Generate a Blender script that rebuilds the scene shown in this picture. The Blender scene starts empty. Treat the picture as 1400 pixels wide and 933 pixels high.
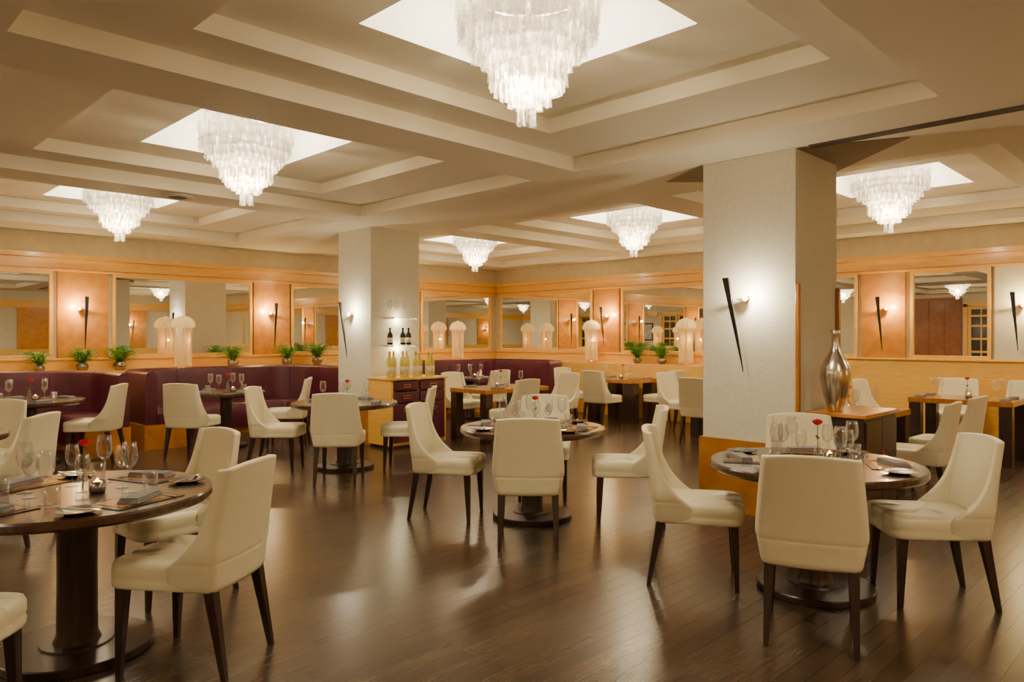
import bpy, bmesh, math, random
from mathutils import Vector, Matrix
random.seed(11)
R2 = math.sqrt(2.0)
COL = bpy.context.scene.collection
pi = math.pi

# Room axes: x runs along the long mirror wall, y runs along the other one.
# at(): converts "metres to the right / metres ahead of the entrance diagonal" to room axes.
def at(X, D): return ((X + D) / R2, (D - X) / R2)
def head(hx, hy):
    u, v = (hx + hy), (hy - hx)
    return math.atan2(v, u) - pi / 2

# ------------------------------------------------------------------ materials
def new_mat(name):
    m = bpy.data.materials.new(name); m.use_nodes = True
    nt = m.node_tree
    return m, nt, nt.nodes["Principled BSDF"]

def mat(name, c1, c2=None, scale=8.0, rough=0.5, metal=0.0, bump=0.0, bscale=None, stretch=(1, 1, 1),
        coat=0.0, emis=None, estr=0.0, detail=4.0, spec=0.5):
    m, nt, b = new_mat(name)
    c2 = c2 or tuple(x * 0.85 for x in c1)
    tc = nt.nodes.new("ShaderNodeTexCoord"); mp = nt.nodes.new("ShaderNodeMapping")
    mp.inputs["Scale"].default_value = stretch
    nt.links.new(tc.outputs["Object"], mp.inputs["Vector"])
    n = nt.nodes.new("ShaderNodeTexNoise"); n.inputs["Scale"].default_value = scale
    n.inputs["Detail"].default_value = detail
    nt.links.new(mp.outputs[0], n.inputs["Vector"])
    r = nt.nodes.new("ShaderNodeValToRGB")
    r.color_ramp.elements[0].position = 0.3; r.color_ramp.elements[1].position = 0.7
    r.color_ramp.elements[0].color = (*c2, 1); r.color_ramp.elements[1].color = (*c1, 1)
    nt.links.new(n.outputs["Fac"], r.inputs[0]); nt.links.new(r.outputs[0], b.inputs["Base Color"])
    b.inputs["Roughness"].default_value = rough; b.inputs["Metallic"].default_value = metal
    b.inputs["Coat Weight"].default_value = coat; b.inputs["Coat Roughness"].default_value = 0.12
    b.inputs["Specular IOR Level"].default_value = spec
    if emis:
        b.inputs["Emission Color"].default_value = (*emis, 1); b.inputs["Emission Strength"].default_value = estr
    if bump > 0:
        n2 = nt.nodes.new("ShaderNodeTexNoise"); n2.inputs["Scale"].default_value = bscale or scale * 5
        nt.links.new(mp.outputs[0], n2.inputs["Vector"])
        bp = nt.nodes.new("ShaderNodeBump"); bp.inputs["Strength"].default_value = bump
        bp.inputs["Distance"].default_value = 0.01
        nt.links.new(n2.outputs["Fac"], bp.inputs["Height"]); nt.links.new(bp.outputs[0], b.inputs["Normal"])
    return m

def glass_mat(name, col, trans=0.7, rough=0.05, emis=0.0, ecol=(1, 1, 1), edge=0.6, bump=0.0, metal=0.0):
    m, nt, b = new_mat(name)
    out = nt.nodes["Material Output"]
    b.inputs["Base Color"].default_value = (*col, 1); b.inputs["Roughness"].default_value = rough
    b.inputs["Specular IOR Level"].default_value = 1.0; b.inputs["Metallic"].default_value = metal
    b.inputs["Emission Color"].default_value = (*ecol, 1); b.inputs["Emission Strength"].default_value = emis
    t = nt.nodes.new("ShaderNodeBsdfTransparent"); t.inputs[0].default_value = tuple(0.5 + 0.5 * c for c in col) + (1,)
    lw = nt.nodes.new("ShaderNodeLayerWeight"); lw.inputs[0].default_value = 0.35
    mr = nt.nodes.new("ShaderNodeMapRange")
    mr.inputs["To Min"].default_value = 1 - trans; mr.inputs["To Max"].default_value = min(1, 1 - trans + edge)
    nt.links.new(lw.outputs["Facing"], mr.inputs["Value"])
    if bump > 0:
        tc = nt.nodes.new("ShaderNodeTexCoord"); n2 = nt.nodes.new("ShaderNodeTexNoise"); n2.inputs["Scale"].default_value = 45
        nt.links.new(tc.outputs["Object"], n2.inputs["Vector"])
        bp = nt.nodes.new("ShaderNodeBump"); bp.inputs["Strength"].default_value = bump; bp.inputs["Distance"].default_value = 0.01
        nt.links.new(n2.outputs["Fac"], bp.inputs["Height"]); nt.links.new(bp.outputs[0], b.inputs["Normal"]); nt.links.new(bp.outputs[0], lw.inputs["Normal"])
    mx = nt.nodes.new("ShaderNodeMixShader")
    nt.links.new(mr.outputs[0], mx.inputs[0]); nt.links.new(t.outputs[0], mx.inputs[1]); nt.links.new(b.outputs[0], mx.inputs[2])
    nt.links.new(mx.outputs[0], out.inputs["Surface"])
    return m

M = {}
M['ceil'] = mat("ceiling_paint", (0.86, 0.80, 0.66), (0.84, 0.78, 0.64), 1.5, 0.7)
M['well'] = mat("well_plaster", (0.80, 0.77, 0.70), (0.78, 0.75, 0.68), 2, 0.8)
M['ceil_shadow'] = mat("painted_ceiling_shadow", (0.34, 0.28, 0.20), (0.29, 0.24, 0.17), 2, 0.8)
M['plaster'] = mat("textured_plaster", (0.66, 0.56, 0.36), (0.58, 0.49, 0.31), 9, 0.8, bump=0.25, bscale=60)
M['cream'] = mat("cream_plaster", (0.68, 0.63, 0.50), (0.62, 0.57, 0.45), 9, 0.8, bump=0.2, bscale=60)
M['colm'] = mat("woven_wallcovering", (0.71, 0.68, 0.57), (0.60, 0.57, 0.46), 90, 0.75, bump=0.25, bscale=160, stretch=(1, 1, .35))
M['wood'] = mat("maple_wood", (0.86, 0.50, 0.10), (0.75, 0.40, 0.06), 5, 0.32, stretch=(1, 1, 8), coat=0.2)
M['burl'] = mat("burl_veneer", (0.64, 0.26, 0.022), (0.46, 0.165, 0.012), 7, 0.30, coat=0.3, detail=8)
M['base'] = mat("column_base_veneer", (0.46, 0.19, 0.025), (0.34, 0.125, 0.014), 7, 0.34, coat=0.2, detail=8)
M['dark'] = mat("dark_walnut", (0.040, 0.020, 0.014), (0.020, 0.010, 0.008), 6, 0.34, stretch=(1, 12, 1), coat=0.1)
M['tabletop'] = mat("walnut_tabletop", (0.085, 0.040, 0.023), (0.043, 0.021, 0.013), 5, 0.26, stretch=(1, 14, 1), coat=0.45)
M['leather'] = mat("cream_leather", (0.79, 0.72, 0.51), (0.76, 0.69, 0.48), 6, 0.36, bump=0.08, bscale=120)
M['purple'] = mat("aubergine_leather", (0.105, 0.014, 0.036), (0.068, 0.010, 0.024), 6, 0.34, bump=0.06, bscale=90)
M['black'] = mat("black_lacquer", (0.012, 0.01, 0.012), None, 6, 0.3, coat=0.3)
M['copper'] = mat("copper_metal", (0.75, 0.30, 0.12), None, 20, 0.3, metal=1)
M['chrome'] = mat("polished_steel", (0.8, 0.78, 0.75), None, 20, 0.15, metal=1)
M['pewter'] = mat("mercury_metal", (0.86, 0.82, 0.76), (0.50, 0.45, 0.39), 9, 0.22, metal=1)
M['bowl'] = mat("bronze_bowl", (0.40, 0.35, 0.30), (0.24, 0.20, 0.16), 9, 0.25, metal=1)
M['mirror'] = mat("mirror_silver", (0.94, 0.94, 0.91), (0.94, 0.94, 0.91), 1, 0.01, metal=1)
M['glass'] = glass_mat("clear_glass", (0.98, 0.98, 0.98), 0.965, rough=0.02, edge=0.5, metal=0.85)
M['crystal'] = glass_mat("chandelier_glass", (0.88, 0.85, 0.80), 0.80, 0.14, emis=0.10, ecol=(1, 0.93, 0.82), edge=0.6, bump=0.8)
M['linen'] = mat("charcoal_linen", (0.24, 0.22, 0.22), None, 40, 0.8)
M['slate'] = mat("dark_stoneware", (0.03, 0.027, 0.027), None, 20, 0.2)
M['matb'] = mat("amber_veneer", (0.46, 0.19, 0.04), (0.32, 0.12, 0.024), 6, 0.22, stretch=(1, 9, 1), coat=0.4)
M['rose'] = mat("rose_petal", (0.65, 0.012, 0.02), (0.4, 0.005, 0.01), 20, 0.5)
M['green'] = mat("stem_green", (0.05, 0.16, 0.02), None, 20, 0.5)
M['fern'] = mat("fern_green", (0.17, 0.40, 0.04), (0.06, 0.20, 0.018), 9, 0.5)
M['shade'] = mat("cream_silk_shade", (0.80, 0.62, 0.30), (0.55, 0.38, 0.15), 30, 0.7, emis=(1, 0.62, 0.20), estr=0.48)
M['fringe'] = mat("silk_fringe", (0.78, 0.58, 0.27), (0.42, 0.28, 0.10), 60, 0.7, emis=(1, 0.58, 0.17), estr=0.26, stretch=(1, 1, .03))
M['bulb'] = mat("glowing_globe", (1, 0.7, 0.4), None, 5, 0.4, emis=(1, 0.50, 0.14), estr=16)
M['flame'] = mat("candle_glow", (1, 0.5, 0.15), None, 5, 0.5, emis=(1, 0.42, 0.08), estr=18)
M['winebottle'] = glass_mat("straw_wine_glass", (0.80, 0.70, 0.10), 0.35, 0.08)
M['darkbottle'] = mat("dark_bottle_glass", (0.015, 0.015, 0.02), None, 5, 0.1)
M['label'] = mat("paper_label", (0.75, 0.70, 0.55), None, 10, 0.6)
M['vent'] = mat("vent_metal", (0.09, 0.07, 0.055), None, 10, 0.5)
M['redpanel'] = mat("russet_panelling", (0.30, 0.10, 0.035), (0.20, 0.06, 0.02), 6, 0.35, coat=0.2)
M['canvas'] = mat("picture_paper", (0.7, 0.68, 0.6), (0.25, 0.22, 0.2), 9, 0.6, detail=8)
M['gwhite'] = mat("detector_plastic", (0.6, 0.56, 0.48), None, 10, 0.5)

def floor_mat():
    m, nt, b = new_mat("dark_oak_planks")
    tc = nt.nodes.new("ShaderNodeTexCoord")
    br = nt.nodes.new("ShaderNodeTexBrick")
    br.inputs["Scale"].default_value = 1.0
    br.inputs["Brick Width"].default_value = 1.5; br.inputs["Row Height"].default_value = 0.10
    br.inputs["Mortar Size"].default_value = 0.0013; br.inputs["Mortar Smooth"].default_value = 0.0; br.inputs["Bias"].default_value = 0.0
    br.inputs["Color1"].default_value = (0.088, 0.056, 0.036, 1); br.inputs["Color2"].default_value = (0.053, 0.033, 0.022, 1)
    br.inputs["Mortar"].default_value = (0.014, 0.009, 0.006, 1); br.offset = 0.37
    nt.links.new(tc.outputs["Object"], br.inputs["Vector"])
    mp = nt.nodes.new("ShaderNodeMapping"); mp.inputs["Scale"].default_value = (1.5, 30, 1)
    n = nt.nodes.new("ShaderNodeTexNoise"); n.inputs["Scale"].default_value = 3; n.inputs["Detail"].default_value = 6
    nt.links.new(tc.outputs["Object"], mp.inputs[0]); nt.links.new(mp.outputs[0], n.inputs["Vector"])
    mx = nt.nodes.new("ShaderNodeMix"); mx.data_type = 'RGBA'; mx.blend_type = 'MULTIPLY'; mx.inputs[0].default_value = 0.8
    rp = nt.nodes.new("ShaderNodeValToRGB"); rp.color_ramp.elements[0].position = .3; rp.color_ramp.elements[1].position = .7
    rp.color_ramp.elements[0].color = (.6, .57, .55, 1); rp.color_ramp.elements[1].color = (1.2, 1.16, 1.12, 1)
    nt.links.new(n.outputs["Fac"], rp.inputs[0])
    nt.links.new(br.outputs["Color"], mx.inputs[6]); nt.links.new(rp.outputs[0], mx.inputs[7])
    nt.links.new(mx.outputs[2], b.inputs["Base Color"])
    bw = nt.nodes.new("ShaderNodeRGBToBW"); nt.links.new(br.outputs["Color"], bw.inputs[0])
    mr = nt.nodes.new("ShaderNodeMapRange"); mr.inputs["From Min"].default_value = 0.0; mr.inputs["From Max"].default_value = 0.07
    mr.inputs["To Min"].default_value = 0.28; mr.inputs["To Max"].default_value = 0.245
    nt.links.new(bw.outputs[0], mr.inputs["Value"]); nt.links.new(mr.outputs[0], b.inputs["Roughness"])
    b.inputs["Specular IOR Level"].default_value = 0.55
    bp = nt.nodes.new("ShaderNodeBump"); bp.inputs["Strength"].default_value = 0.12; bp.inputs["Distance"].default_value = 0.001; bp.invert = True
    nt.links.new(br.outputs["Fac"], bp.inputs["Height"]); nt.links.new(bp.outputs[0], b.inputs["Normal"])
    return m
M['floor'] = floor_mat()

# ------------------------------------------------------------------ mesh helpers
KIDS = {}
def link(o, parent=None):
    COL.objects.link(o)
    if parent is not None:
        o.parent = parent; KIDS.setdefault(parent.name, []).append(o)
    return o

def obj_from(name, verts, faces, mt, smooth=False, parent=None, loc=(0, 0, 0), rot=0.0, subsurf=0, bevel=0):
    me = bpy.data.meshes.new(name); me.from_pydata([tuple(v) for v in verts], [], faces); me.update()
    bm = bmesh.new(); bm.from_mesh(me)
    bmesh.ops.remove_doubles(bm, verts=bm.verts, dist=1e-6)
    bmesh.ops.recalc_face_normals(bm, faces=bm.faces)
    bm.to_mesh(me); bm.free()
    if isinstance(mt, (list, tuple)):
        for x in mt: me.materials.append(x)
    else: me.materials.append(mt)
    if smooth:
        for p in me.polygons: p.use_smooth = True
    o = bpy.data.objects.new(name, me); link(o, parent)
    o.location = loc; o.rotation_euler = (0, 0, rot)
    if bevel:
        md = o.modifiers.new("bevel", 'BEVEL'); md.width = bevel; md.segments = 2; md.limit_method = 'ANGLE'
    if subsurf:
        md = o.modifiers.new("sub", 'SUBSURF'); md.levels = subsurf; md.render_levels = subsurf
    return o

def boxgeo(V, F, lo, hi):
    b = len(V)
    x0, y0, z0 = lo; x1, y1, z1 = hi
    V += [(x0, y0, z0), (x1, y0, z0), (x1, y1, z0), (x0, y1, z0), (x0, y0, z1), (x1, y0, z1), (x1, y1, z1), (x0, y1, z1)]
    F += [(b, b+3, b+2, b+1), (b+4, b+5, b+6, b+7), (b, b+1, b+5, b+4), (b+1, b+2, b+6, b+5), (b+2, b+3, b+7, b+6), (b+3, b, b+4, b+7)]

def box(name, lo, hi, mt, parent=None, bevel=0, recenter=True):
    V, F = [], []
    c = [(a + b) / 2 for a, b in zip(lo, hi)] if recenter and parent is None else (0, 0, 0)
    boxgeo(V, F, [a - k for a, k in zip(lo, c)], [a - k for a, k in zip(hi, c)])
    return obj_from(name, V, F, mt, parent=parent, loc=c, bevel=bevel)

def boxes(name, lst, mt, parent=None, bevel=0):
    V, F = [], []
    for lo, hi in lst: boxgeo(V, F, lo, hi)
    return obj_from(name, V, F, mt, parent=parent, bevel=bevel)

def lathegeo(V, F, prof, n=24, cx=0, cy=0):
    rows = []
    for r, z in prof:
        if r < 1e-5:
            rows.append([len(V)]); V.append((cx, cy, z))
        else:
            rows.append(list(range(len(V), len(V) + n)))
            for i in range(n):
                a = 2 * pi * i / n; V.append((cx + r * math.cos(a), cy + r * math.sin(a), z))
    for A, B in zip(rows, rows[1:]):
        for i in range(n):
            j = (i + 1) % n
            if len(A) == 1 and len(B) == 1: continue
            if len(A) == 1: F.append((A[0], B[i], B[j]))
            elif len(B) == 1: F.append((A[i], A[j], B[0]))
            else: F.append((A[i], A[j], B[j], B[i]))

def lathe(name, prof, mt, parent=None, n=24, smooth=True, loc=(0, 0, 0), sub=0):
    V, F = [], []; lathegeo(V, F, prof, n)
    return obj_from(name, V, F, mt, smooth=smooth, parent=parent, loc=loc, subsurf=sub)

def autosmooth(o, ang=35):
    me = o.data
    for p in me.polygons: p.use_smooth = True
    bm = bmesh.new(); bm.from_mesh(me)
    for e in bm.edges:
        if len(e.link_faces) == 2 and e.calc_face_angle(0) > math.radians(ang): e.smooth = False
    bm.to_mesh(me); bm.free()

def prism(V, F, p0, s0, p1, s1):
    b = len(V)
    for p, s in ((p0, s0), (p1, s1)):
        sx, sy = (s, s) if not isinstance(s, tuple) else s
        for a, c in ((-1, -1), (1, -1), (1, 1), (-1, 1)): V.append((p[0] + a * sx, p[1] + c * sy, p[2]))
    F += [(b, b+3, b+2, b+1), (b+4, b+5, b+6, b+7)] + [(b+i, b+(i+1) % 4, b+4+(i+1) % 4, b+4+i) for i in range(4)]

def tube(V, F, pts, r, n=6):
    rings = []
    for i, p in enumerate(pts):
        p = Vector(p)
        d = (Vector(pts[min(i+1, len(pts)-1)]) - Vector(pts[max(i-1, 0)])).normalized()
        a = d.cross(Vector((0, 0, 1)));
        if a.length < 1e-3: a = Vector((1, 0, 0))
        a.normalize(); b = d.cross(a)
        rings.append(list(range(len(V), len(V) + n)))
        rr = r[i] if isinstance(r, (list, tuple)) else r
        for k in range(n):
            t = 2 * pi * k / n; V.append(tuple(p + a * rr * math.cos(t) + b * rr * math.sin(t)))
    for A, B in zip(rings, rings[1:]):
        for k in range(n): F.append((A[k], A[(k+1) % n], B[(k+1) % n], B[k]))
    F.append(tuple(rings[0])); F.append(tuple(reversed(rings[-1])))

def empty(name):
    e = bpy.data.objects.new(name, None); e.empty_display_size = 0.1
    COL.objects.link(e); return e

def meta(o, label, cat, group=None):
    o["label"] = label; o["category"] = cat
    if group: o["group"] = group
    return o
def struct(o): o["kind"] = "structure"; return o

PROTO = {}
def clone(o, parent=None):
    c = o.copy(); COL.objects.link(c)
    if parent is not None:
        c.parent = parent; KIDS.setdefault(parent.name, []).append(c)
    for k in KIDS.get(o.name, []): clone(k, c)
    return c
def spawn(fn, loc, rot=0.0, label=None, scale=1.0):
    if fn not in PROTO:
        o = fn(); PROTO[fn] = (o, o["label"])
    else: o = clone(PROTO[fn][0])
    o.location = loc; o.rotation_euler = (0, 0, rot); o.scale = (scale, scale, scale)
    o["label"] = label or PROTO[fn][1]
    return o

# ------------------------------------------------------------------ room shell
U0, U1, V0, V1 = -6.0, 11.75, -4.0, 12.3
Z0, Z1, Z2, Z3 = 3.03, 3.16, 3.28, 3.80
struct(box("floor", (U0, V0, -0.1), (U1, V1, 0.0), M['floor']))
struct(box("wall_left", (U0 - .2, V1, 0), (U1 + .2, V1 + .2, Z0), M['plaster']))
struct(box("wall_right", (U1, V0, 0), (U1 + .2, V1, Z0), M['plaster']))
struct(box("wall_front", (U0, V0 - .2, 0), (U1, V0, Z0), M['cream']))
struct(box("wall_back", (U0 - .2, V0, 0), (U0, V1, Z0), M['cream']))

UC = [-3.0, 3.0, 9.0]; VC = [-1.1, 2.87, 6.42, 9.95]
HU, HV, IU, IV, SQ = 2.2, 1.5, 1.43, 1.13, 0.68
def ceiling():
    V, F, MI = [], [], []
    def q(pts, m=0):
        b = len(V); V.extend(pts); F.append((b, b+1, b+2, b+3)); MI.append(m)
    us = [U0] + [c + s * HU for c in UC for s in (-1, 1)] + [U1]
    vs = [V0] + [c + s * HV for c in VC for s in (-1, 1)] + [V1]
    for i in range(len(us)-1):
        for j in range(len(vs)-1):
            if i % 2 == 1 and j % 2 == 1: continue
            a, b, c, d = us[i], us[i+1], vs[j], vs[j+1]
            q([(a, c, Z0), (b, c, Z0), (b, d, Z0), (a, d, Z0)])
    def riser(a, b, c, d, z0, z1, m=0):
        for p, r in (((a, c), (b, c)), ((b, c), (b, d)), ((b, d), (a, d)), ((a, d), (a, c))):
            q([(p[0], p[1], z0), (r[0], r[1], z0), (r[0], r[1], z1), (p[0], p[1], z1)], m)
    def ring(o, i, z, m=0):
        a, b, c, d = o; e, f, g, h = i
        q([(a, c, z), (b, c, z), (f, g, z), (e, g, z)], m); q([(b, c, z), (b, d, z), (f, h, z), (f, g, z)], m)
        q([(b, d, z), (a, d, z), (e, h, z), (f, h, z)], m); q([(a, d, z), (a, c, z), (e, g, z), (e, h, z)], m)
    for cu in UC:
        for cv in VC:
            o = (cu-HU, cu+HU, cv-HV, cv+HV); i = (cu-IU, cu+IU, cv-IV, cv+IV); s = (cu-SQ, cu+SQ, cv-SQ, cv+SQ)
            riser(*o, Z0, Z1); ring(o, i, Z1); riser(*i, Z1, Z2); ring(i, s, Z2)
            riser(*s, Z2, Z3, 1)
            q([(s[0], s[2], Z3), (s[1], s[2], Z3), (s[1], s[3], Z3), (s[0], s[3], Z3)], 1)
    me = bpy.data.meshes.new("ceiling"); me.from_pydata(V, [], F)
    me.materials.append(M['ceil']); me.materials.append(M['well'])
    for p, m in zip(me.polygons, MI): p.material_index = m
    o = bpy.data.objects.new("ceiling", me); COL.objects.link(o); struct(o)
ceiling()

CU0, CS = 5.79, 0.84
tn = [0]
def trim(lo, hi, mt, bevel=0.004):
    tn[0] += 1
    return struct(box("trim_%d" % tn[0], lo, hi, mt, bevel=bevel))
for name, cv in (("wall_column_near", 2.553), ("wall_column_far", 8.556)):
    struct(box(name, (CU0, cv, 0), (CU0 + CS, cv + CS, Z0), M['colm'], bevel=0.006))
    h = 0.62 if cv < 5 else 0.5
    tn[0] += 1
    V, F = [], []
    for lo, hi in (((CU0-.025, cv-.025, 0), (CU0, cv+CS+.025, h)), ((CU0+CS, cv-.025, 0), (CU0+CS+.025, cv+CS+.025, h)),
                   ((CU0, cv-.025, 0), (CU0+CS, cv, h)), ((CU0, cv+CS, 0), (CU0+CS, cv+CS+.025, h))):
        boxgeo(V, F, lo, hi)
    struct(obj_from("trim_%d" % tn[0], V, F, M['base']))
trim((CU0-.012, 2.553-.03, .62), (CU0+.03, 2.553, 1.93), M['base'])
trim((CU0+CS-.03, 2.553-.03, .62), (CU0+CS+.012, 2.553, 1.93), M['base'])
# dark plate painted as ceiling shadow around the head of the near column
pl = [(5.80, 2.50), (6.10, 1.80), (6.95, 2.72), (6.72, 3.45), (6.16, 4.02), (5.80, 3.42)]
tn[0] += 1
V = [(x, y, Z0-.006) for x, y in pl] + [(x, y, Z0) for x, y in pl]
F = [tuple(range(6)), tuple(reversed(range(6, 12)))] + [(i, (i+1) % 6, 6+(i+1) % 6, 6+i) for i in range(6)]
struct(obj_from("trim_%d" % tn[0], V, F, M['ceil_shadow']))

# wall joinery -------------------------------------------------------
MZ0, MZ1, CZ = 1.19, 2.46, 2.72
trim((U0, V1-.04, 0), (U1, V1, MZ0-.03), M['wood'])
trim((U0, V1-.06, MZ1), (U1, V1, CZ-.07), M['wood'])
trim((U0, V1-.12, CZ-.07), (U1, V1, CZ), M['wood'])
trim((U0, V1-.075, MZ1+.03), (U1, V1-.05, MZ1+.05), M['burl'])
trim((U0, 11.72, 0), (U1-.5, V1-.04, 1.0), M['wood'])
trim((U0, V1-.07, MZ0-.03), (U1, V1, MZ0), M['wood'])
trim((U1-.04, V0, 0), (U1, V1-.12, MZ0-.03), M['wood'])
trim((U1-.06, V0, MZ1), (U1, V1-.12, CZ-.07), M['wood'])
trim((U1-.12, V0, CZ-.07), (U1, V1-.12, CZ), M['wood'])
trim((U1-.075, V0, MZ1+.03), (U1-.05, V1-.12, MZ1+.05), M['burl'])
trim((U1-.5, 6.3, 0), (U1-.04, V1-.04, 1.0), M['wood'])
trim((U1-.07, V0, MZ0-.03), (U1, V1-.12, MZ0), M['wood'])

def wall_mirror_left(u0, u1):
    e = empty("wall_mirror"); e.location = ((u0+u1)/2, V1-.02, (MZ0+MZ1)/2)
    w = (u1-u0)/2; h = (MZ1-MZ0)/2; t = .045
    box("mirror_glass", (-w+t, -.01, -h+t), (w-t, 0.015, h-t), M['mirror'], parent=e)
    boxes("frame", [((-w, -.035, -h), (-w+t, .015, h)), ((w-t, -.035, -h), (w, .015, h)),
                    ((-w+t, -.035, -h), (w-t, .015, -h+t)), ((-w+t, -.035, h-t), (w-t, .015, h))], M['wood'], parent=e, bevel=.005)
    meta(e, "large rectangular wall mirror in a honey maple frame", "mirror", "mirrors along the panelled walls")
    return e
def wall_mirror_right(v0, v1):
    e = wall_mirror_left(0, v1-v0); e.location = (U1-.02, (v0+v1)/2, (MZ0+MZ1)/2); e.rotation_euler = (0, 0, -pi/2)
    return e
for a, b in ((-5.3, -3.2), (-2.36, -.17), (.62, 2.80), (3.60, 5.83), (6.58, 8.80), (9.55, 11.6)): wall_mirror_left(a, b)
for a, b in ((-.8, 1.68), (2.44, 3.45), (4.2, 6.06), (6.80, 8.66), (9.40, 12.1)): wall_mirror_right(a, b)
for c in (-2.78, .22, 3.2, 6.2, 9.17): trim((c-.34, V1-.05, MZ0), (c+.34, V1, MZ1), M['burl'])
for c in (3.83, 6.43, 9.03): trim((U1-.05, c-.31, MZ0), (U1, c+.31, MZ1), M['burl'])
trim((U1-.05, 1.72, MZ0), (U1, 2.40, MZ1), M['cream'])  # cream panel stands in for a lit column reflected in the mirror

def french(vc, n):
    V, F = [], []
    for s in (-1, 1):
        c = vc + s*.42
        for a, b in ((c-.4, c-.3), (c+.3, c+.4)): boxgeo(V, F, (U0+.0, a, 0.02), (U0+.06, b, 2.55))
        for z in (0.02, .5, .95, 1.4, 1.85, 2.2, 2.47): boxgeo(V, F, (U0, c-.3, z), (U0+.06, c+.3, z+.07))
        boxgeo(V, F, (U0, c-.02, .1), (U0+.055, c+.02, 2.5))
    for a, b in ((vc-.95, vc-.83), (vc+.83, vc+.95)): boxgeo(V, F, (U0, a, 0), (U0+.08, b, 2.65))
    boxgeo(V, F, (U0, vc-.95, 2.56), (U0+.08, vc+.95, 2.7))
    struct(obj_from("door_%d" % n, V, F, M['wood']))
    struct(box("window_%d" % n, (U0+.005, vc-.82, .1), (U0+.02, vc+.82, 2.5), M['black']))
french(6.0, 1); french(1.0, 2)
trim((U0, V0, CZ-.25), (U1-.12, V0+.06, CZ), M['wood']); trim((U0, V0+.06, CZ-.25), (U0+.06, 4.9, CZ), M['wood'])
trim((U0, V0, 0), (U1-.12, V0+.04, 1.1), M['wood'])
tn[0] += 1
V, F = [], []
boxgeo(V, F, (U0, 7.0, 0), (U0+.04, 10.2, 2.9))
for k in range(7): boxgeo(V, F, (U0+.04, 7.05+k*.5, 0), (U0+.06, 7.10+k*.5, 2.85))
for z in (.6, 1.15, 1.7, 2.25, 2.8): boxgeo(V, F, (U0+.04, 7.0, z), (U0+.058, 10.2, z+.05))
struct(obj_from("trim_%d" % tn[0], V, F, M['redpanel']))
for c in (-3, 0, 3, 6, 9): trim((c-.5, V0, 1.1), (c+.5, V0+.05, CZ-.25), M['burl'])
def picture():
    e = empty("framed_picture")
    box("canvas", (-.28, -.01, -.36), (.28, 0.005, .36), M['canvas'], parent=e)
    boxes("frame", [((-.34, -.03, -.42), (-.28, .01, .42)), ((.28, -.03, -.42), (.34, .01, .42)), ((-.28, -.03, -.42), (.28, .01, -.36)), ((-.28, -.03, .36), (.28, .01, .42))], M['black'], parent=e)
    return meta(e, "framed print in a black frame on plaster wall", "picture", "framed prints")
spawn(picture, (U0+.015, 4.3, 1.75), pi/2); spawn(picture, (U0+.015, 3.2, 1.75), pi/2); spawn(picture, (4.5, V0+.015, 1.75), pi)

# ------------------------------------------------------------------ ceiling fittings
tn[0] += 1
V, F = [], []
for k in range(4): boxgeo(V, F, (5.80+k*.025, -2.5, Z0-.012), (5.810+k*.025, 2.45, Z0+.0))
boxgeo(V, F, (5.785, -2.5, Z0-.008), (5.90, 2.45, Z0))
struct(obj_from("trim_%d" % tn[0], V, F, M['vent']))
sp = empty("ceiling_speaker"); sp.location = (3.04, 8.17, Z0)
lathe("rim", [(.10, -.02), (.16, -.02), (.165, -.01), (.165, 0), (.10, 0), (.10, -.02)], M['gwhite'], parent=sp)
lathe("grille", [(0, -.012), (.1, -.012), (.1, -.002)], M['vent'], parent=sp)
meta(sp, "round ceiling fitting with pale rim and dark grille", "speaker")

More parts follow.
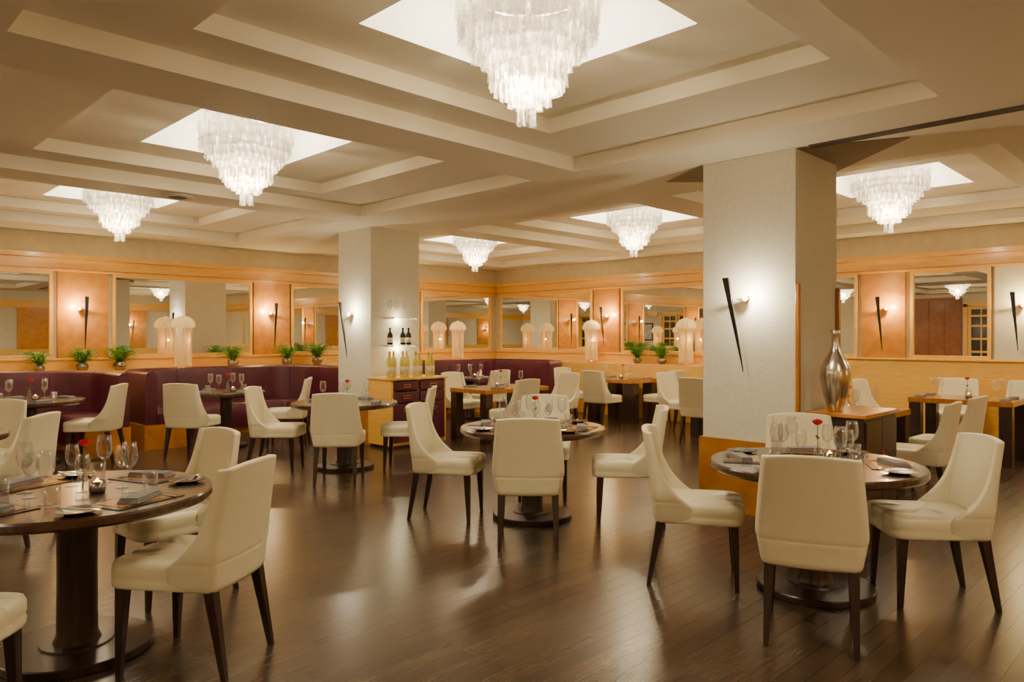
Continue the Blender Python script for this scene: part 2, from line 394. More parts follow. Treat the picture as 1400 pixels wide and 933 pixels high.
# ------------------------------------------------------------------ chandelier
def chandelier():
    e = empty("chandelier")
    rnd = random.Random(3)
    lathe("canopy", [(0, 0), (.12, 0), (.12, -.03), (.03, -.05), (.02, -.06), (.02, -.5), (0, -.5)], M['chrome'], parent=e)
    V, F = [], []
    for r, z in ((.36, -.33), (.27, -.45), (.18, -.57)):
        lathegeo(V, F, [(r-.006, z), (r+.006, z), (r+.006, z+.012), (r-.006, z+.012), (r-.006, z)], 32)
    for k in range(4):
        a = k*pi/2; c, s = math.cos(a), math.sin(a)
        tube(V, F, [(0, 0, -.31), (.36*c, .36*s, -.325)], .006, 5)
    obj_from("frame", V, F, M['chrome'], parent=e)
    tiers = [[(.38, -.63, 3)], [(.32, -.70, 3), (.265, -.75, 2)], [(.205, -.88, 3), (.16, -.925, 2)], [(.10, -.985, 2)], [(.034, -1.09, 3)]]
    for t in tiers:
        V, F = [], []
        for r, zb, rows in t:
            n = max(3, int(2*pi*r/.058))
            L = .100
            for k in range(rows):
                for i in range(n):
                    a = 2*pi*(i+.5*(k % 2))/n + rnd.uniform(-.03, .03)
                    rr = r + rnd.uniform(-.012, .012) + .006*k
                    x, y = rr*math.cos(a), rr*math.sin(a)
                    z0 = zb + k*.083 + rnd.uniform(-.015, .015); z1 = z0 + L
                    w = .0215; b = len(V); m = 8; a0 = rnd.uniform(0, 1.5)
                    nz = 3
                    for kz in range(nz):
                        zz = z0 + (z1-z0)*kz/(nz-1)
                        for j in range(m):
                            q = a0 + 2*pi*j/m; ww = w*(1.18 if j % 2 == 0 else .70)*(1.12 if kz == 0 else .90)
                            V.append((x+ww*math.cos(q), y+ww*math.sin(q), zz))
                    for kz in range(nz-1):
                        for j in range(m): F.append((b+kz*m+j, b+kz*m+(j+1) % m, b+(kz+1)*m+(j+1) % m, b+(kz+1)*m+j))
        o = obj_from("glass_tier", V, F, M['crystal'], parent=e)
        o["kind"] = "stuff"
    la = bpy.data.lights.new("well_light", 'AREA'); la.shape = 'SQUARE'; la.size = 0.6; la.energy = 66; la.color = (1, .89, .69)
    lo = bpy.data.objects.new("well_light", la); link(lo, e); lo.location = (0, 0, -.07)
    lp = bpy.data.lights.new("bulb_light", 'POINT'); lp.energy = 180; lp.color = (1, .83, .55); lp.shadow_soft_size = .06
    po = bpy.data.objects.new("bulb_light", lp); link(po, e); po.location = (0, 0, -.845)
    return meta(e, "tiered glass-tube chandelier hanging in a lit square recess", "chandelier", "chandeliers in the ceiling coffers")
for cu in UC:
    for cv in VC: spawn(chandelier, (cu, cv, Z3), 0)  # those behind the camera are unseen, added as fill and for mirror reflections

# ------------------------------------------------------------------ chair
def dining_chair():
    e = empty("dining_chair")
    H0, H1 = .380, .935
    levels = [0, .06, .14, .20, .228, .24, .252, .29, .34, .4, .47, .55, .65, .75, .85, .93, .98, 1.0]
    rings = []
    def ringpts(s):
        hw = .258 - .034*max(0, (s-.3)/.7)**1.2 - .03*max(0, (.3-s)/.3)
        yb = -.228 - .072*s**1.5
        if abs(s-.24) < .001: hw -= .003; yb += .003
        sp = max(0, (s-.20)/.80)
        L = .060 + .180*(1-sp)**3.8
        rc = .048
        P = []
        nw = 5
        for k in range(nw): P.append((hw, yb + L - (L-rc)*k/nw))
        for k in range(4):
            a = (pi/2)*k/4
            P.append((hw-rc+rc*math.cos(a), yb+rc-rc*math.sin(a)))
        nb = 4
        for k in range(nb+1):
            x = (hw-rc)*(1-k/nb); P.append((x, yb-.018*(1-(x/(hw-rc))**2)))
        full = P + [(-x, y) for x, y in reversed(P[:-1])]
        return full, hw
    for si, s in enumerate(levels + [1.0]):
        P, hw = ringpts(s); n = len(P)
        th = .046 - .010*s
        inner = []
        for i in range(n):
            a = Vector(P[max(i-1, 0)]); b = Vector(P[min(i+1, n-1)]); d = (b-a).normalized()
            nn = Vector((d.y, -d.x))
            if nn.dot(Vector((-P[i][0], .1-P[i][1]))) < 0: nn = -nn
            inner.append(Vector(P[i]) + nn*th)
        last = si == len(levels)
        z = H0 + (H1-H0)*s
        out, inn = [], []
        for p, q in zip(P, inner):
            p = Vector(p); mid = (p+q)/2
            pp, qq = (p, q) if not last else (p.lerp(mid, .35), q.lerp(mid, .35))
            dz = -.016*s*s*(p.x/hw)**2 + (.006 if last else 0)
            out.append((pp.x, pp.y, z+dz)); inn.append((qq.x, qq.y, z+dz))
        rings.append((out, inn))
    V, F = [], []; idx = []
    for out, inn in rings:
        b = len(V); V += out + inn[::-1]; idx.append(b)
    n = len(rings[0][0]); m = 2*n
    for a, b in zip(idx, idx[1:]):
        for i in range(m): F.append((a+i, a+(i+1) % m, b+(i+1) % m, b+i))
    for b in (idx[0], idx[-1]):
        for i in range(n-1): F.append((b+i, b+i+1, b+m-2-i, b+m-1-i))
    obj_from("backrest", V, F, M['leather'], smooth=True, parent=e, subsurf=1)
    V, F = [], []; N = 96
    lv = [(.385, .96), (.388, .99), (.396, 1.0), (.42, 1.006), (.432, .990), (.444, 1.006), (.482, 1.002), (.500, .975), (.508, .90), (.512, .68), (.514, .4)]
    for z, sc in lv:
        for i in range(N):
            a = 2*pi*i/N; c, s = math.cos(a), math.sin(a); ex = 6.5
            r = (abs(c)**ex+abs(s)**ex)**(-1/ex)
            x = .236*sc*r*c; y = .260*sc*r*s
            x *= (1+.05*(y/.268))
            g = 0
            if y > -.05:
                for gx in (-.085, .085): g = max(g, math.exp(-((x-gx)/.011)**2))
            if .66 < sc and z > .40: y -= .022*g*(1 if y > .15 else 0)
            zz = z - (.022*g if z > .47 and sc > .35 else 0)
            V.append((x, y+.04, zz))
    for k in range(len(lv)-1):
        for i in range(N): F.append((k*N+i, k*N+(i+1) % N, (k+1)*N+(i+1) % N, (k+1)*N+i))
    V.append((0, .04, .514)); t = len(V)-1; b = (len(lv)-1)*N
    for i in range(N): F.append((b+i, b+(i+1) % N, t))
    F.append(tuple(reversed(range(N))))
    obj_from("seat", V, F, M['leather'], smooth=True, parent=e)
    for sx in (-1, 1):
        for top, bot in (((sx*.197, .235, .39), (sx*.205, .250, 0)), ((sx*.19, -.19, .39), (sx*.200, -.262, 0))):
            V, F = [], []; prism(V, F, bot, .013, top, .025)
            obj_from("leg", V, F, M['dark'], parent=e, bevel=.003)
    return meta(e, "cream leather upholstered dining chair with dark tapered legs", "chair", "cream dining chairs")

def round_table():
    e = empty("round_table")
    o = lathe("table_top", [(0, .70), (.55, .70), (.59, .708), (.60, .72), (.60, .745), (.594, .755), (0, .755)], M['tabletop'], parent=e, n=64); autosmooth(o, 30)
    o = lathe("pedestal", [(.105, .05), (.088, .09), (.086, .4), (.088, .64), (.14, .69), (.2, .70)], M['dark'], parent=e, n=40); autosmooth(o, 30)
    o = lathe("base", [(0, 0), (.325, 0), (.33, .006), (.33, .036), (.324, .042), (.16, .046), (.155, .055), (0, .055)], M['dark'], parent=e, n=56); autosmooth(o, 30)
    return meta(e, "round dark walnut pedestal table laid for dinner", "table", "round dining tables")

def mk_rect(w, d, leg):
    def f():
        e = empty("rectangular_table")
        box("table_top", (-w/2, -d/2, .695), (w/2, d/2, .755), M['matb'], parent=e, bevel=.004)
        for sx in (-1, 1):
            for sy in (-1, 1):
                x0, x1 = sorted((sx*w/2*.985, sx*(w/2*.985-leg))); y0, y1 = sorted((sy*d/2*.98, sy*(d/2*.98-leg)))
                box("leg", (x0, y0, 0), (x1, y1, .695), M['dark'], parent=e, bevel=.004)
        return meta(e, "rectangular dark wood table with chunky square legs", "table", "rectangular dining tables")
    return f
rect_long = mk_rect(1.3, .78, .13); rect_right = mk_rect(.8, 1.1, .13); rect_far = mk_rect(.8, 1.0, .2)

# ------------------------------------------------------------------ tableware
def wine_glass():
    e = lathe("wine_glass", [(0, 0), (.034, 0), (.034, .003), (.008, .008), (.004, .015), (.004, .105), (.010, .112), (.029, .135), (.037, .165), (.036, .195), (.030, .240), (.029, .240), (.035, .195), (.036, .165), (.028, .136), (.0, .115)], M['glass'], n=20)
    return meta(e, "tall clear stemmed wine glass on the table", "glass", "wine glasses on the tables")
def tumbler():
    e = lathe("tumbler", [(0, 0), (.030, 0), (.032, .01), (.035, .09), (.033, .09), (.030, .014), (0, .012)], M['glass'], n=20)
    return meta(e, "short clear water tumbler on the table", "glass", "tumblers on the tables")
def plate():
    e = lathe("side_plate", [(0, 0), (.05, 0), (.055, .004), (.088, .014), (.09, .017), (.086, .017), (.055, .009), (0, .007)], M['slate'], n=28)
    return meta(e, "small dark stoneware side plate with raised rim", "plate", "side plates on the tables")
def place_mat():
    e = empty("place_mat")
    box("border", (-.17, -.12, 0), (.17, .12, .003), M['slate'], parent=e)
    box("inlay", (-.135, -.085, .003), (.135, .085, .0042), M['matb'], parent=e)
    return meta(e, "amber veneer place mat with black leather border", "place mat", "place mats on the tables")
def napkin():
    V, F = [], []
    for k in range(3):
        o = k*.007
        boxgeo(V, F, (-.11+o, -.05+o*.6, k*.008), (.11-o*.5, .05-o*.3, k*.008+.0078))
    for i in range(len(V)):
        x, y, z = V[i]; V[i] = (x, y*(1-.35*(x+.11)/.22), z)
    e = obj_from("napkin", V, F, M['linen'], bevel=.002)
    return meta(e, "folded charcoal linen napkin lying on the table", "napkin", "napkins on the tables")
def knife():
    V, F = [], []
    prof = [(-.11, .006), (-.02, .005), (-.015, .007), (.07, .009), (.10, .004), (.11, .001)]
    for x, w in prof: V += [(x, -w, 0), (x, w, 0), (x, w*.6, .003), (x, -w*.6, .003)]
    for k in range(len(prof)-1):
        a, b = 4*k, 4*k+4
        for i in range(4): F.append((a+i, a+(i+1) % 4, b+(i+1) % 4, b+i))
    F += [(0, 1, 2, 3), tuple(4*(len(prof)-1)+i for i in (3, 2, 1, 0))]
    return meta(obj_from("table_knife", V, F, M['chrome']), "polished steel table knife resting on a side plate", "knife", "cutlery on the tables")
def fork():
    V, F = [], []
    prof = [(-.10, .006), (0, .003), (.04, .003), (.055, .011), (.065, .012)]
    for x, w in prof: V += [(x, -w, 0), (x, w, 0), (x, w, .003), (x, -w, .003)]
    for k in range(len(prof)-1):
        a, b = 4*k, 4*k+4
        for i in range(4): F.append((a+i, a+(i+1) % 4, b+(i+1) % 4, b+i))
    F += [(0, 1, 2, 3), tuple(4*(len(prof)-1)+i for i in (3, 2, 1, 0))]
    for k in range(4):
        y = -.0105+k*.007; boxgeo(V, F, (.064, y-.0014, 0), (.10, y+.0014, .003))
    return meta(obj_from("table_fork", V, F, M['chrome']), "polished steel table fork beside a napkin", "fork", "cutlery on the tables")
def rose_vase():
    e = empty("rose_vase")
    lathe("bud_vase", [(0, 0), (.03, 0), (.034, .02), (.022, .07), (.012, .10), (.014, .115), (.012, .115), (.010, .10), (.019, .068), (0, .01)], M['glass'], parent=e, n=18)
    V, F = [], []; tube(V, F, [(0, 0, .01), (.004, 0, .1), (.012, 0, .22)], .0025, 5)
    for s in (-1, 1):
        b = len(V); V += [(.006, 0, .13), (.02*s+.01, .012, .15), (.045*s+.01, 0, .155), (.02*s+.01, -.012, .145)]; F.append((b, b+1, b+2, b+3))
    obj_from("stem", V, F, M['green'], parent=e)
    V, F = [], []
    for ring, (n, r, h, t) in enumerate(((3, .012, .034, .3), (5, .02, .032, .0), (6, .028, .026, .5))):
        for k in range(n):
            a = 2*pi*k/n + t; w = 1.3*pi/n; b = len(V)
            for j in range(5):
                zz = j/4
                rr = r*(.35+.75*math.sin(zz*pi*.62))
                for i in range(4):
                    q = a + w*(i/3-.5)*2*(.45+.55*math.sin(pi*(zz*.8+.1)))
                    V.append((.012+rr*math.cos(q), rr*math.sin(q), .218+h*zz))
            for j in range(4):
                for i in range(3): F.append((b+4*j+i, b+4*j+i+1, b+4*j+5+i, b+4*j+4+i))
    obj_from("bloom", V, F, M['rose'], smooth=True, parent=e)
    return meta(e, "single red rose in a small clear bud vase", "flower", "roses on the tables")
def candle():
    e = empty("candle_holder")
    lathe("cup", [(0, 0), (.032, 0), (.036, .01), (.036, .055), (.031, .055), (.030, .03), (0, .03)], M['bowl'], parent=e, n=20)
    lathe("flame", [(0, .031), (.024, .031), (.024, .048), (.008, .055), (.005, .062), (0, .068)], M['flame'], parent=e, n=12)
    return meta(e, "small votive candle glowing in a metal cup", "candle", "candles on the tables")

TZ = .756
def lay_round(tu, tv, ang0, n=4, full=True, r=.6):
    k = r/.6
    for i in range(n):
        a = ang0 + i*2*pi/n
        c, s = math.cos(a), math.sin(a); px, py = -s, c
        def P(rad, off, z=TZ): return (tu + rad*k*c + off*px, tv + rad*k*s + off*py, z)
        m = .0045 if full else 0
        if full: spawn(place_mat, P(.40, 0), a + pi/2)
        spawn(napkin, P(.42, .02, TZ+m), a + pi/2 + .35)
        spawn(wine_glass, P(.22, .11), 0)
        if full:
            spawn(wine_glass, P(.17, -.09), 0, scale=.86)
            spawn(tumbler, P(.25, .20), 0)
            spawn(plate, P(.40, -.27), 0)
            spawn(knife, P(.40, -.27, TZ+.0185), a + .3)
            spawn(fork, P(.42, .12, TZ+m), a + pi)
        elif i % 2 == 0: spawn(tumbler, P(.25, -.1), 0)
    spawn(rose_vase, (tu + .02, tv - .01, TZ), ang0)
    spawn(candle, (tu + .07, tv - .06, TZ), 0)

def lay_rect(tu, tv, w, d):
    for sx in (-1, 1):
        for sy in (-1, 1):
            spawn(napkin, (tu+sx*w*.25, tv+sy*(d/2-.1), TZ), 0)
            spawn(wine_glass, (tu+sx*(w*.25-.06), tv+sy*(d/2-.22), TZ), 0)
    spawn(tumbler, (tu+.16, tv+.02, TZ), 0)
    spawn(rose_vase, (tu, tv, TZ), 0); spawn(candle, (tu-.1, tv-.04, TZ), 0)

# ------------------------------------------------------------------ furniture placement
def rt(X, D, ang, full=True, label=None, scale=1.0):
    u, v = at(X, D); o = spawn(round_table, (u, v, 0), 0, label)
    if scale != 1.0: o.scale = (scale, scale, 1.0)
    lay_round(u, v, ang, 4, full, .6*scale); return o
rt(-2.08, 3.5, .35); rt(1.80, 4.35, .5); rt(.17, 6.1, .4)
rt(-1.92, 8.4, .4, False); rt(-3.91, 10.0, .2, False, scale=.85); rt(-5.7, 8.6, .1, False); rt(-4.5, 5.5, .2, False)
o = spawn(round_table, (9.0, 10.1, 0)); o.scale = (.8, .8, 1); lay_round(9.0, 10.1, .3, 4, False, .48)

def ch(X, D, hx, hy, label=None):
    u, v = at(X, D); return spawn(dining_chair, (u, v, 0), head(hx, hy), label)
def chr_(u, v, ang): return spawn(dining_chair, (u, v, 0), ang)
ch(-1.47, 3.42, -1, .18); ch(-1.97, 4.30, -.65, -.75); ch(-2.16, 2.62, 1, .04)
ch(-3.74, 5.40, -1, -.1); ch(-4.62, 6.35, -.1, -1)
ch(-5.0, 8.8, -1, -.15); ch(-4.0, 9.15, .15, 1); ch(-3.1, 10.15, -1, -.15)
ch(-2.68, 8.3, 1, 0); ch(-1.80, 7.62, -.05, 1); ch(-1.18, 8.4, -1, 0)
ch(-.55, 6.15, 1, -.22); ch(.12, 5.36, .03, 1); ch(.96, 6.0, -1, .1); ch(.30, 6.9, -.1, -1)
ch(1.52, 3.72, .38, .92); ch(1.13, 4.56, 1, -.25); ch(2.42, 4.22, -1, .12); ch(2.08, 5.12, -.1, -1)
def rtab(fn, u, v, w, d):
    spawn(fn, (u, v, 0), 0); lay_rect(u, v, w, d)
rtab(rect_long, 7.64, 2.83, 1.3, .78); rtab(rect_right, 10.30, 2.40, .8, 1.1)
rtab(rect_long, 7.60, 7.85, 1.3, .78); rtab(rect_far, 10.72, 7.9, .8, 1.0); rtab(rect_far, 10.0, 5.35, .8, 1.0)
chr_(7.22, 2.05, .05); chr_(8.10, 2.05, -.05)
chr_(10.25, 3.38, pi); chr_(11.15, 2.75, pi/2); chr_(11.1, 1.95, pi/2)
chr_(7.10, 7.05, 0); chr_(8.62, 7.6, pi/2); chr_(7.64, 8.75, pi); chr_(8.75, 9.28, 0)
chr_(10.75, 7.05, 0.0); chr_(10.3, 8.72, pi); chr_(9.95, 6.25, pi-.1); chr_(9.92, 7.75, -pi/2); chr_(9.2, 5.4, -pi/2)

# ------------------------------------------------------------------ booths
def sweep(V, F, path, prof):
    n = len(path); m = len(prof); b0 = len(V)
    for i, p in enumerate(path):
        a = Vector(path[max(i-1, 0)]); b = Vector(path[min(i+1, n-1)]); d = (b-a).normalized()
        nn = Vector((d.y, -d.x))
        for off, z in prof: V.append((p[0]+nn.x*off, p[1]+nn.y*off, z))
    for i in range(n-1):
        for j in range(m):
            a = b0+i*m; F.append((a+j, a+(j+1) % m, a+m+(j+1) % m, a+m+j))
    F.append(tuple(b0+j for j in range(m))); F.append(tuple(reversed([b0+(n-1)*m+j for j in range(m)])))
def upath(W, Dp, rc):
    P = [(-W/2, -Dp)]
    k = 6
    for i in range(1, k): P.append((-W/2, -Dp+(Dp-rc)*i/k))
    for i in range(13):
        a = pi - (pi/2)*i/12; P.append((-W/2+rc+rc*math.cos(a), -rc+rc*math.sin(a)))
    kk = 8
    for i in range(1, kk): P.append((-W/2+rc+(W-2*rc)*i/kk, 0))
    return P + [(-x, y) for x, y in reversed(P[:k+13])]
def mk_booth(W, Dp):
    def f():
        e = empty("booth_seating"); path = upath(W, Dp, .68)
        V, F = [], []; sweep(V, F, path, [(0, .33), (0, .99), (.02, 1.02), (.05, 1.035), (.09, 1.03), (.125, 1.0), (.14, .9), (.15, .5), (.16, .40), (.16, .33)])
        o = obj_from("backrest", V, F, M['purple'], parent=e); autosmooth(o, 40)
        V, F = [], []; sweep(V, F, path, [(.14, .34), (.55, .34), (.55, .10), (.62, .10), (.63, .13), (.63, .43), (.61, .46), (.57, .475), (.14, .47)])
        o = obj_from("seat", V, F, M['purple'], parent=e); autosmooth(o, 40)
        V, F = [], []; sweep(V, F, path, [(-.015, 0), (-.015, .33), (.54, .33), (.54, 0)])
        o = obj_from("plinth", V, F, M['burl'], parent=e); autosmooth(o, 40)
        V, F = [], []
        for i in range(3, len(path)-2, 4):
            a = Vector(path[i-1]); b = Vector(path[i+1]); d = (b-a).normalized(); nn = Vector((d.y, -d.x)); p = Vector(path[i])
            q = p + nn*.152; q2 = p + nn*.128
            tube(V, F, [(q.x, q.y, .47), (p.x+nn.x*.146, p.y+nn.y*.146, .9), (q2.x, q2.y, 1.0), (p.x+nn.x*.07, p.y+nn.y*.07, 1.036)], .005, 5)
        obj_from("piping", V, F, M['purple'], parent=e)
        return meta(e, "curved aubergine leather booth on a wooden plinth", "booth", "booths along the mirrored wall")
    return f
bo = mk_booth(3.05, 1.45); bs = mk_booth(2.7, .85); bt = mk_booth(2.25, .8)
spawn(bo, (1.68, 11.68, 0), 0); spawn(bo, (4.93, 11.68, 0), 0); spawn(bs, (9.0, 11.66, 0), 0); spawn(bt, (11.2, 10.5, 0), -pi/2)

# ------------------------------------------------------------------ lamps on ledges
def fringe_lamp():
    e = empty("fringed_lamp")
    lathe("base", [(0, 0), (.11, 0), (.115, .01), (.11, .02), (.02, .03), (.015, .06), (.015, .7), (0, .7)], M['copper'], parent=e)
    V, F = [], []; n = 56
    prof = [(.135, .645), (.165, .65), (.172, .67), (.168, .715), (.150, .757), (.118, .795), (.078, .82), (.040, .833), (.016, .838), (.016, .852), (.001, .856)]
    for r, z in prof:
        for i in range(n):
            a = 2*pi*i/n; rr = r*(1+.04*(1 if i % 2 else -1)*(1 if r > .04 else 0)); V.append((rr*math.cos(a), rr*math.sin(a), z))
    for k in range(len(prof)-1):
        for i in range(n): F.append((k*n+i, k*n+(i+1) % n, (k+1)*n+(i+1) % n, (k+1)*n+i))
    obj_from("lamp_shade", V, F, M['shade'], parent=e)
    V, F = [], []
    n = 44
    for i in range(n):
        a = 2*pi*i/n; r0 = .150; r1 = .124; c, s = math.cos(a), math.sin(a); z1 = .03 + .02*(i % 3)
        tube(V, F, [(r0*c, r0*s, .67), (r1*c, r1*s, .56), (r1*.97*c, r1*.97*s, z1)], .0066, 4)
    o = obj_from("fringe", V, F, M['fringe'], parent=e); o["kind"] = "stuff"
    lp = bpy.data.lights.new("lamp_bulb", 'POINT'); lp.energy = 6; lp.color = (1, .62, .24); lp.shadow_soft_size = .012
    po = bpy.data.objects.new("lamp_bulb", lp); link(po, e); po.location = (.04, 0, .45)
    return meta(e, "mushroom-shaped cream lamp with long silk fringe", "lamp", "fringed lamps on the wall ledges")
for u, v in ((4.52, 11.9), (10.3, 11.95), (11.45, 7.05), (11.5, 9.25), (.9, 11.9)): spawn(fringe_lamp, (u, v, 1.0))

# ------------------------------------------------------------------ sconces
def mk_sconce(sg, energy, col, lean):
    def f():
        e = empty("wall_sconce")
        lathe_o = lathe("wall_plate", [(0, 0), (.03, 0), (.03, .012), (0, .016)], M['copper'], parent=e, n=20)
        lathe_o.rotation_euler = (-pi/2, 0, 0); lathe_o.location = (-.045*sg, 0, .2)
        V, F = [], []
        tube(V, F, [(-.045*sg, .005, .2), (-.045*sg, .07, .2), (-.02*sg, .10, .2)], .008, 6)
        obj_from("arm", V, F, M['copper'], parent=e)
        V, F = [], []
        prism(V, F, (lean*.5, .115, -.41), (.004, .004), (-lean*.5, .135, .38), (.028, .015))
        obj_from("blade", V, F, M['black'], parent=e, bevel=.003)
        V, F = [], []
        lathegeo(V, F, [(0, -.024), (.014, -.018), (.023, 0), (.018, .014), (.010, .02), (0, .022)], 14)
        o = obj_from("globe", V, F, M['bulb'], smooth=True, parent=e); o.location = (-.075*sg, .085, .2)
        lp = bpy.data.lights.new("sconce_light", 'POINT'); lp.energy = energy; lp.color = col; lp.shadow_soft_size = .012
        po = bpy.data.objects.new("sconce_light", lp); link(po, e); po.location = (-.11*sg, .13, .23)
        return meta(e, "slender black tapered wall sconce with glowing globe", "wall lamp", "sconces on columns and panels")
    return f
sc_col = mk_sconce(1, 21, (1, .85, .60), -.15)
sc_r = mk_sconce(1, 26, (1, .74, .34), -.06)
sc_l = mk_sconce(-1, 26, (1, .74, .34), .02)
spawn(sc_col, (CU0, 2.553+.47, 1.62), pi/2); spawn(sc_col, (CU0, 8.556+.50, 1.62), pi/2)
for u in (-2.78, .22, 3.2, 6.2, 9.17): spawn(sc_l, (u, V1-.05, 1.72), pi)
for v in (2.14, 3.83, 6.43, 9.03): spawn(sc_r, (U1-.05, v, 1.72), pi/2)  # the one on the cream panel stands in for a reflected sconce
for u in (-3, 3, 9): spawn(sc_r, (u, V0+.05, 1.72), 0)  # unseen sconces, added to brighten the wall that the mirrors reflect

# ------------------------------------------------------------------ ferns
def fern():
    e = empty("potted_fern"); rnd = random.Random(5)
    lathe("pot", [(0, 0), (.06, 0), (.085, .03), (.10, .07), (.09, .11), (.075, .125), (.08, .13), (.07, .13), (.07, .10), (0, .10)], M['bowl'], parent=e)
    V, F = [], []
    for k in range(90):
        a = rnd.uniform(0, 2*pi); L = rnd.uniform(.08, .30); up = rnd.uniform(.08, .29)
        c, s = math.cos(a), math.sin(a); pts = []
        for i in range(11):
            t = i/10; pts.append(Vector((c*L*t, s*L*t, .11 + up*math.sin(t*2.1) - .01*t)))
        tube(V, F, [tuple(p) for p in pts[::2]], .002, 3)
        side = Vector((-s, c, 0))
        for i in range(1, 11):
            w = .040*math.sin(pi*(i/11)*.85+.3)
            for sg in (-1, 1):
                p = pts[i]; b = len(V); d = (pts[i]-pts[i-1]).normalized()
                tip = p + side*sg*w + d*.026 - Vector((0, 0, .004))
                V += [tuple(p-d*.005), tuple(p.lerp(tip, .5)-d*.006), tuple(tip), tuple(p.lerp(tip, .5)+d*.006), tuple(p+d*.004)]
                F.append((b, b+1, b+2, b+3, b+4))
    o = obj_from("fronds", V, F, M['fern'], parent=e); o["kind"] = "stuff"
    return meta(e, "green fern in a rounded pewter pot on the ledge", "plant", "potted ferns on the ledges")
for u, v, s in ((2.58, 12.0, .72), (3.11, 11.98, .88), (3.60, 11.93, .95), (5.35, 11.95, .9), (6.34, 11.98, .92), (6.92, 11.94, 1.0)):
    spawn(fern, (u, v, 1.0), random.uniform(0, 6), scale=s)
for u, v in ((11.45, 7.55), (11.45, 8.1)): spawn(fern, (u, v, 1.0), random.uniform(0, 6), scale=.85)

# ------------------------------------------------------------------ bar cabinet by the far column
bc = empty("bar_cabinet"); bx0, bx1, by0, by1 = 5.72, 6.66, 7.98, 8.52
bc.location = ((bx0+bx1)/2, (by0+by1)/2, 0)
w, d = (bx1-bx0)/2, (by1-by0)/2
boxes("body", [((-w, -d, .04), (-w+.04, d, .92)), ((w-.04, -d, .04), (w, d, .92)), ((-w+.04, d-.03, .04), (w-.04, d, .92)),
               ((-w+.04, -d+.03, .04), (w-.04, d-.03, .08)), ((-.015, -d+.03, .08), (.015, d-.03, .92)), ((-w+.04, -d+.03, .48), (-.015, d-.03, .5))], M['wood'], parent=bc, bevel=.003)
box("top", (-w-.02, -d-.02, .92), (w+.02, d, .95), M['wood'], parent=bc, bevel=.004)
box("base", (-w+.03, -d+.03, 0), (w-.03, d-.02, .04), M['dark'], parent=bc)
for sx in (-1, 1):
    x0, x1 = sorted((sx*.012, sx*(w-.03)))
    for z0, z1 in ((.09, .60), (.62, .76), (.78, .90)):
        dr = box("door" if z1 < .61 else "drawer", (x0, -d-.005, z0), (x1, -d+.03, z1), M['purple'], parent=bc, bevel=.004)
        xm = (x0+x1)/2; zm = (z0+z1)/2 if z1 > .61 else z1-.08
        boxes("handle", [((xm-.06, -d-.02, zm-.02), (xm+.06, -d-.005, zm-.012)), ((xm-.06, -d-.02, zm+.012), (xm+.06, -d-.005, zm+.02)),
                         ((xm-.06, -d-.02, zm-.012), (xm-.052, -d-.005, zm+.012)), ((xm+.052, -d-.02, zm-.012), (xm+.06, -d-.005, zm+.012))], M['copper'], parent=dr)
meta(bc, "maple cabinet with aubergine doors against the column", "cabinet")
def wine_bottle():
    e = empty("wine_bottle")
    lathe("glass", [(0, 0), (.039, 0), (.041, .006), (.041, .22), (.033, .26), (.015, .29), (.014, .34), (.016, .343), (.016, .355), (0, .355)], M['winebottle'], parent=e, n=18)
    lathe("foil", [(.0158, .30), (.0162, .30), (.0175, .357), (0, .358)], M['wood'], parent=e, n=14)
    lathe("label", [(.0416, .05), (.0418, .05), (.0418, .145), (.0416, .145)], M['label'], parent=e, n=18)
    return meta(e, "straw-coloured wine bottle with pale label", "bottle", "wine bottles on the cabinet")
for k in range(8): spawn(wine_bottle, (5.79 + k*.110, 8.12 + .06*(k % 2), .95), k*.7)
def dark_bottle():
    e = empty("spirit_bottle")
    lathe("glass", [(0, 0), (.038, 0), (.04, .006), (.04, .13), (.032, .16), (.014, .18), (.013, .22), (.016, .222), (.016, .24), (0, .24)], M['darkbottle'], parent=e, n=18)
    lathe("label", [(.0406, .03), (.0408, .03), (.0408, .10), (.0406, .10)], M['label'], parent=e, n=18)
    return meta(e, "squat dark spirit bottle with pale label", "bottle", "bottles on the glass shelf")
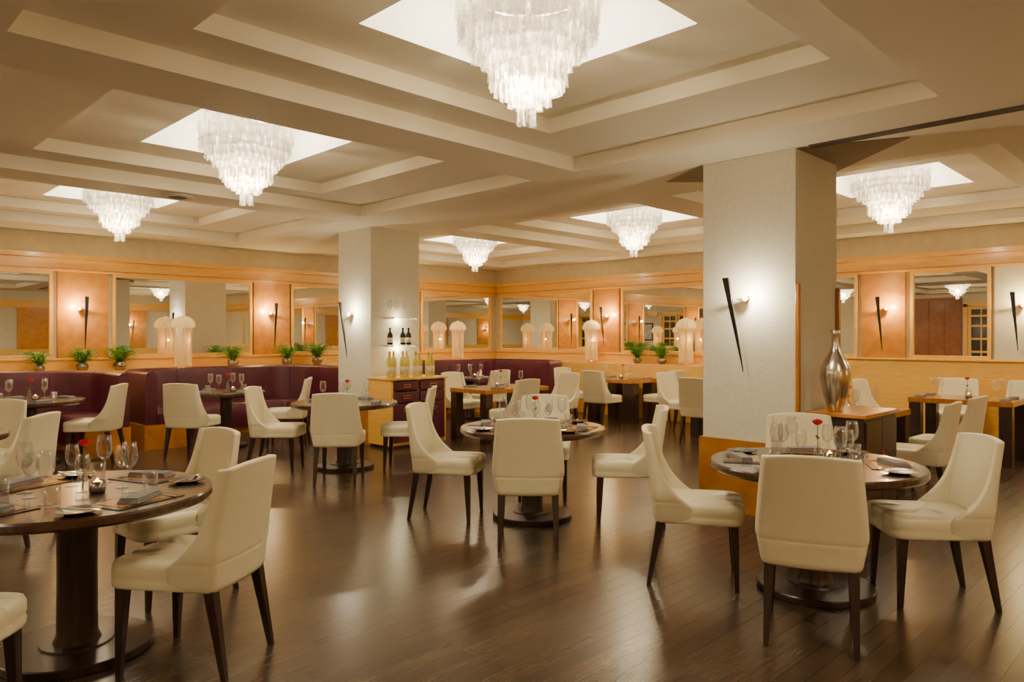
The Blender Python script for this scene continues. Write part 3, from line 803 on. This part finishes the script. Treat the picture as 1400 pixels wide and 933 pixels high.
def gshelf():
    e = empty("glass_shelf")
    box("pane", (-.27, -.24, 0), (.27, 0, .010), M['glass'], parent=e)
    for sx in (-1, 1): box("bracket", (sx*.2-.01, -.2, -.018), (sx*.2+.01, 0, -.001), M['chrome'], parent=e)
    lp = bpy.data.lights.new("shelf_light", 'POINT'); lp.energy = 5; lp.color = (1, .82, .50); lp.shadow_soft_size = .01
    po = bpy.data.objects.new("shelf_light", lp); link(po, e); po.location = (0, -.06, -.03)
    return meta(e, "thin clear glass shelf on steel brackets", "shelf", "glass shelves on the column")
spawn(gshelf, (6.22, 8.556, 1.38)); spawn(gshelf, (6.22, 8.556, 1.77))
for u in (6.02, 6.24, 6.34): spawn(dark_bottle, (u, 8.43, 1.391))
for u in (6.02, 6.13, 6.27, 6.40): spawn(wine_glass, (u, 8.43, 1.781), scale=1.0)

# ------------------------------------------------------------------ console with metal vase
cs = empty("console_cabinet"); cs.location = (6.24, 2.27, 0)
box("body", (-.36, -.21, .06), (.36, .21, .87), M['dark'], parent=cs, bevel=.004)
box("top", (-.385, -.235, .87), (.385, .235, .90), M['burl'], parent=cs, bevel=.004)
box("base", (-.33, -.18, 0), (.33, .18, .06), M['dark'], parent=cs)
for sx in (-1, 1):
    x0, x1 = sorted((sx*.005, sx*.34))
    dd = box("door", (x0, -.225, .09), (x1, -.21, .84), M['dark'], parent=cs, bevel=.003)
    box("handle", (sx*.03-.006, -.245, .45), (sx*.03+.006, -.225, .6), M['copper'], parent=dd)
meta(cs, "dark wood console cabinet beside the column", "cabinet")
va = lathe("tall_vase", [(0, 0), (.056, 0), (.06, .01), (.072, .06), (.100, .17), (.118, .28), (.110, .36), (.076, .43), (.044, .48), (.030, .53), (.027, .58), (.031, .62), (.042, .66), (.040, .66), (.026, .60), (0, .57)], M['pewter'], n=40)
va.location = (6.02, 2.33, .90); meta(va, "tall mottled silver amphora-shaped metal vase on console", "vase")

# ------------------------------------------------------------------ world + camera
w = bpy.data.worlds.new("World"); bpy.context.scene.world = w; w.use_nodes = True
w.node_tree.nodes["Background"].inputs[0].default_value = (0.9, 0.7, 0.5, 1)
w.node_tree.nodes["Background"].inputs[1].default_value = 0.05
cd = bpy.data.cameras.new("camera"); cd.sensor_width = 36; cd.lens = 36*1000/1400; cd.shift_y = -5.5/1400; cd.clip_start = .05
co = bpy.data.objects.new("camera", cd); COL.objects.link(co)
co.location = (0, 0, 1.5); co.rotation_euler = (pi/2, 0, -pi/4)
bpy.context.scene.camera = co
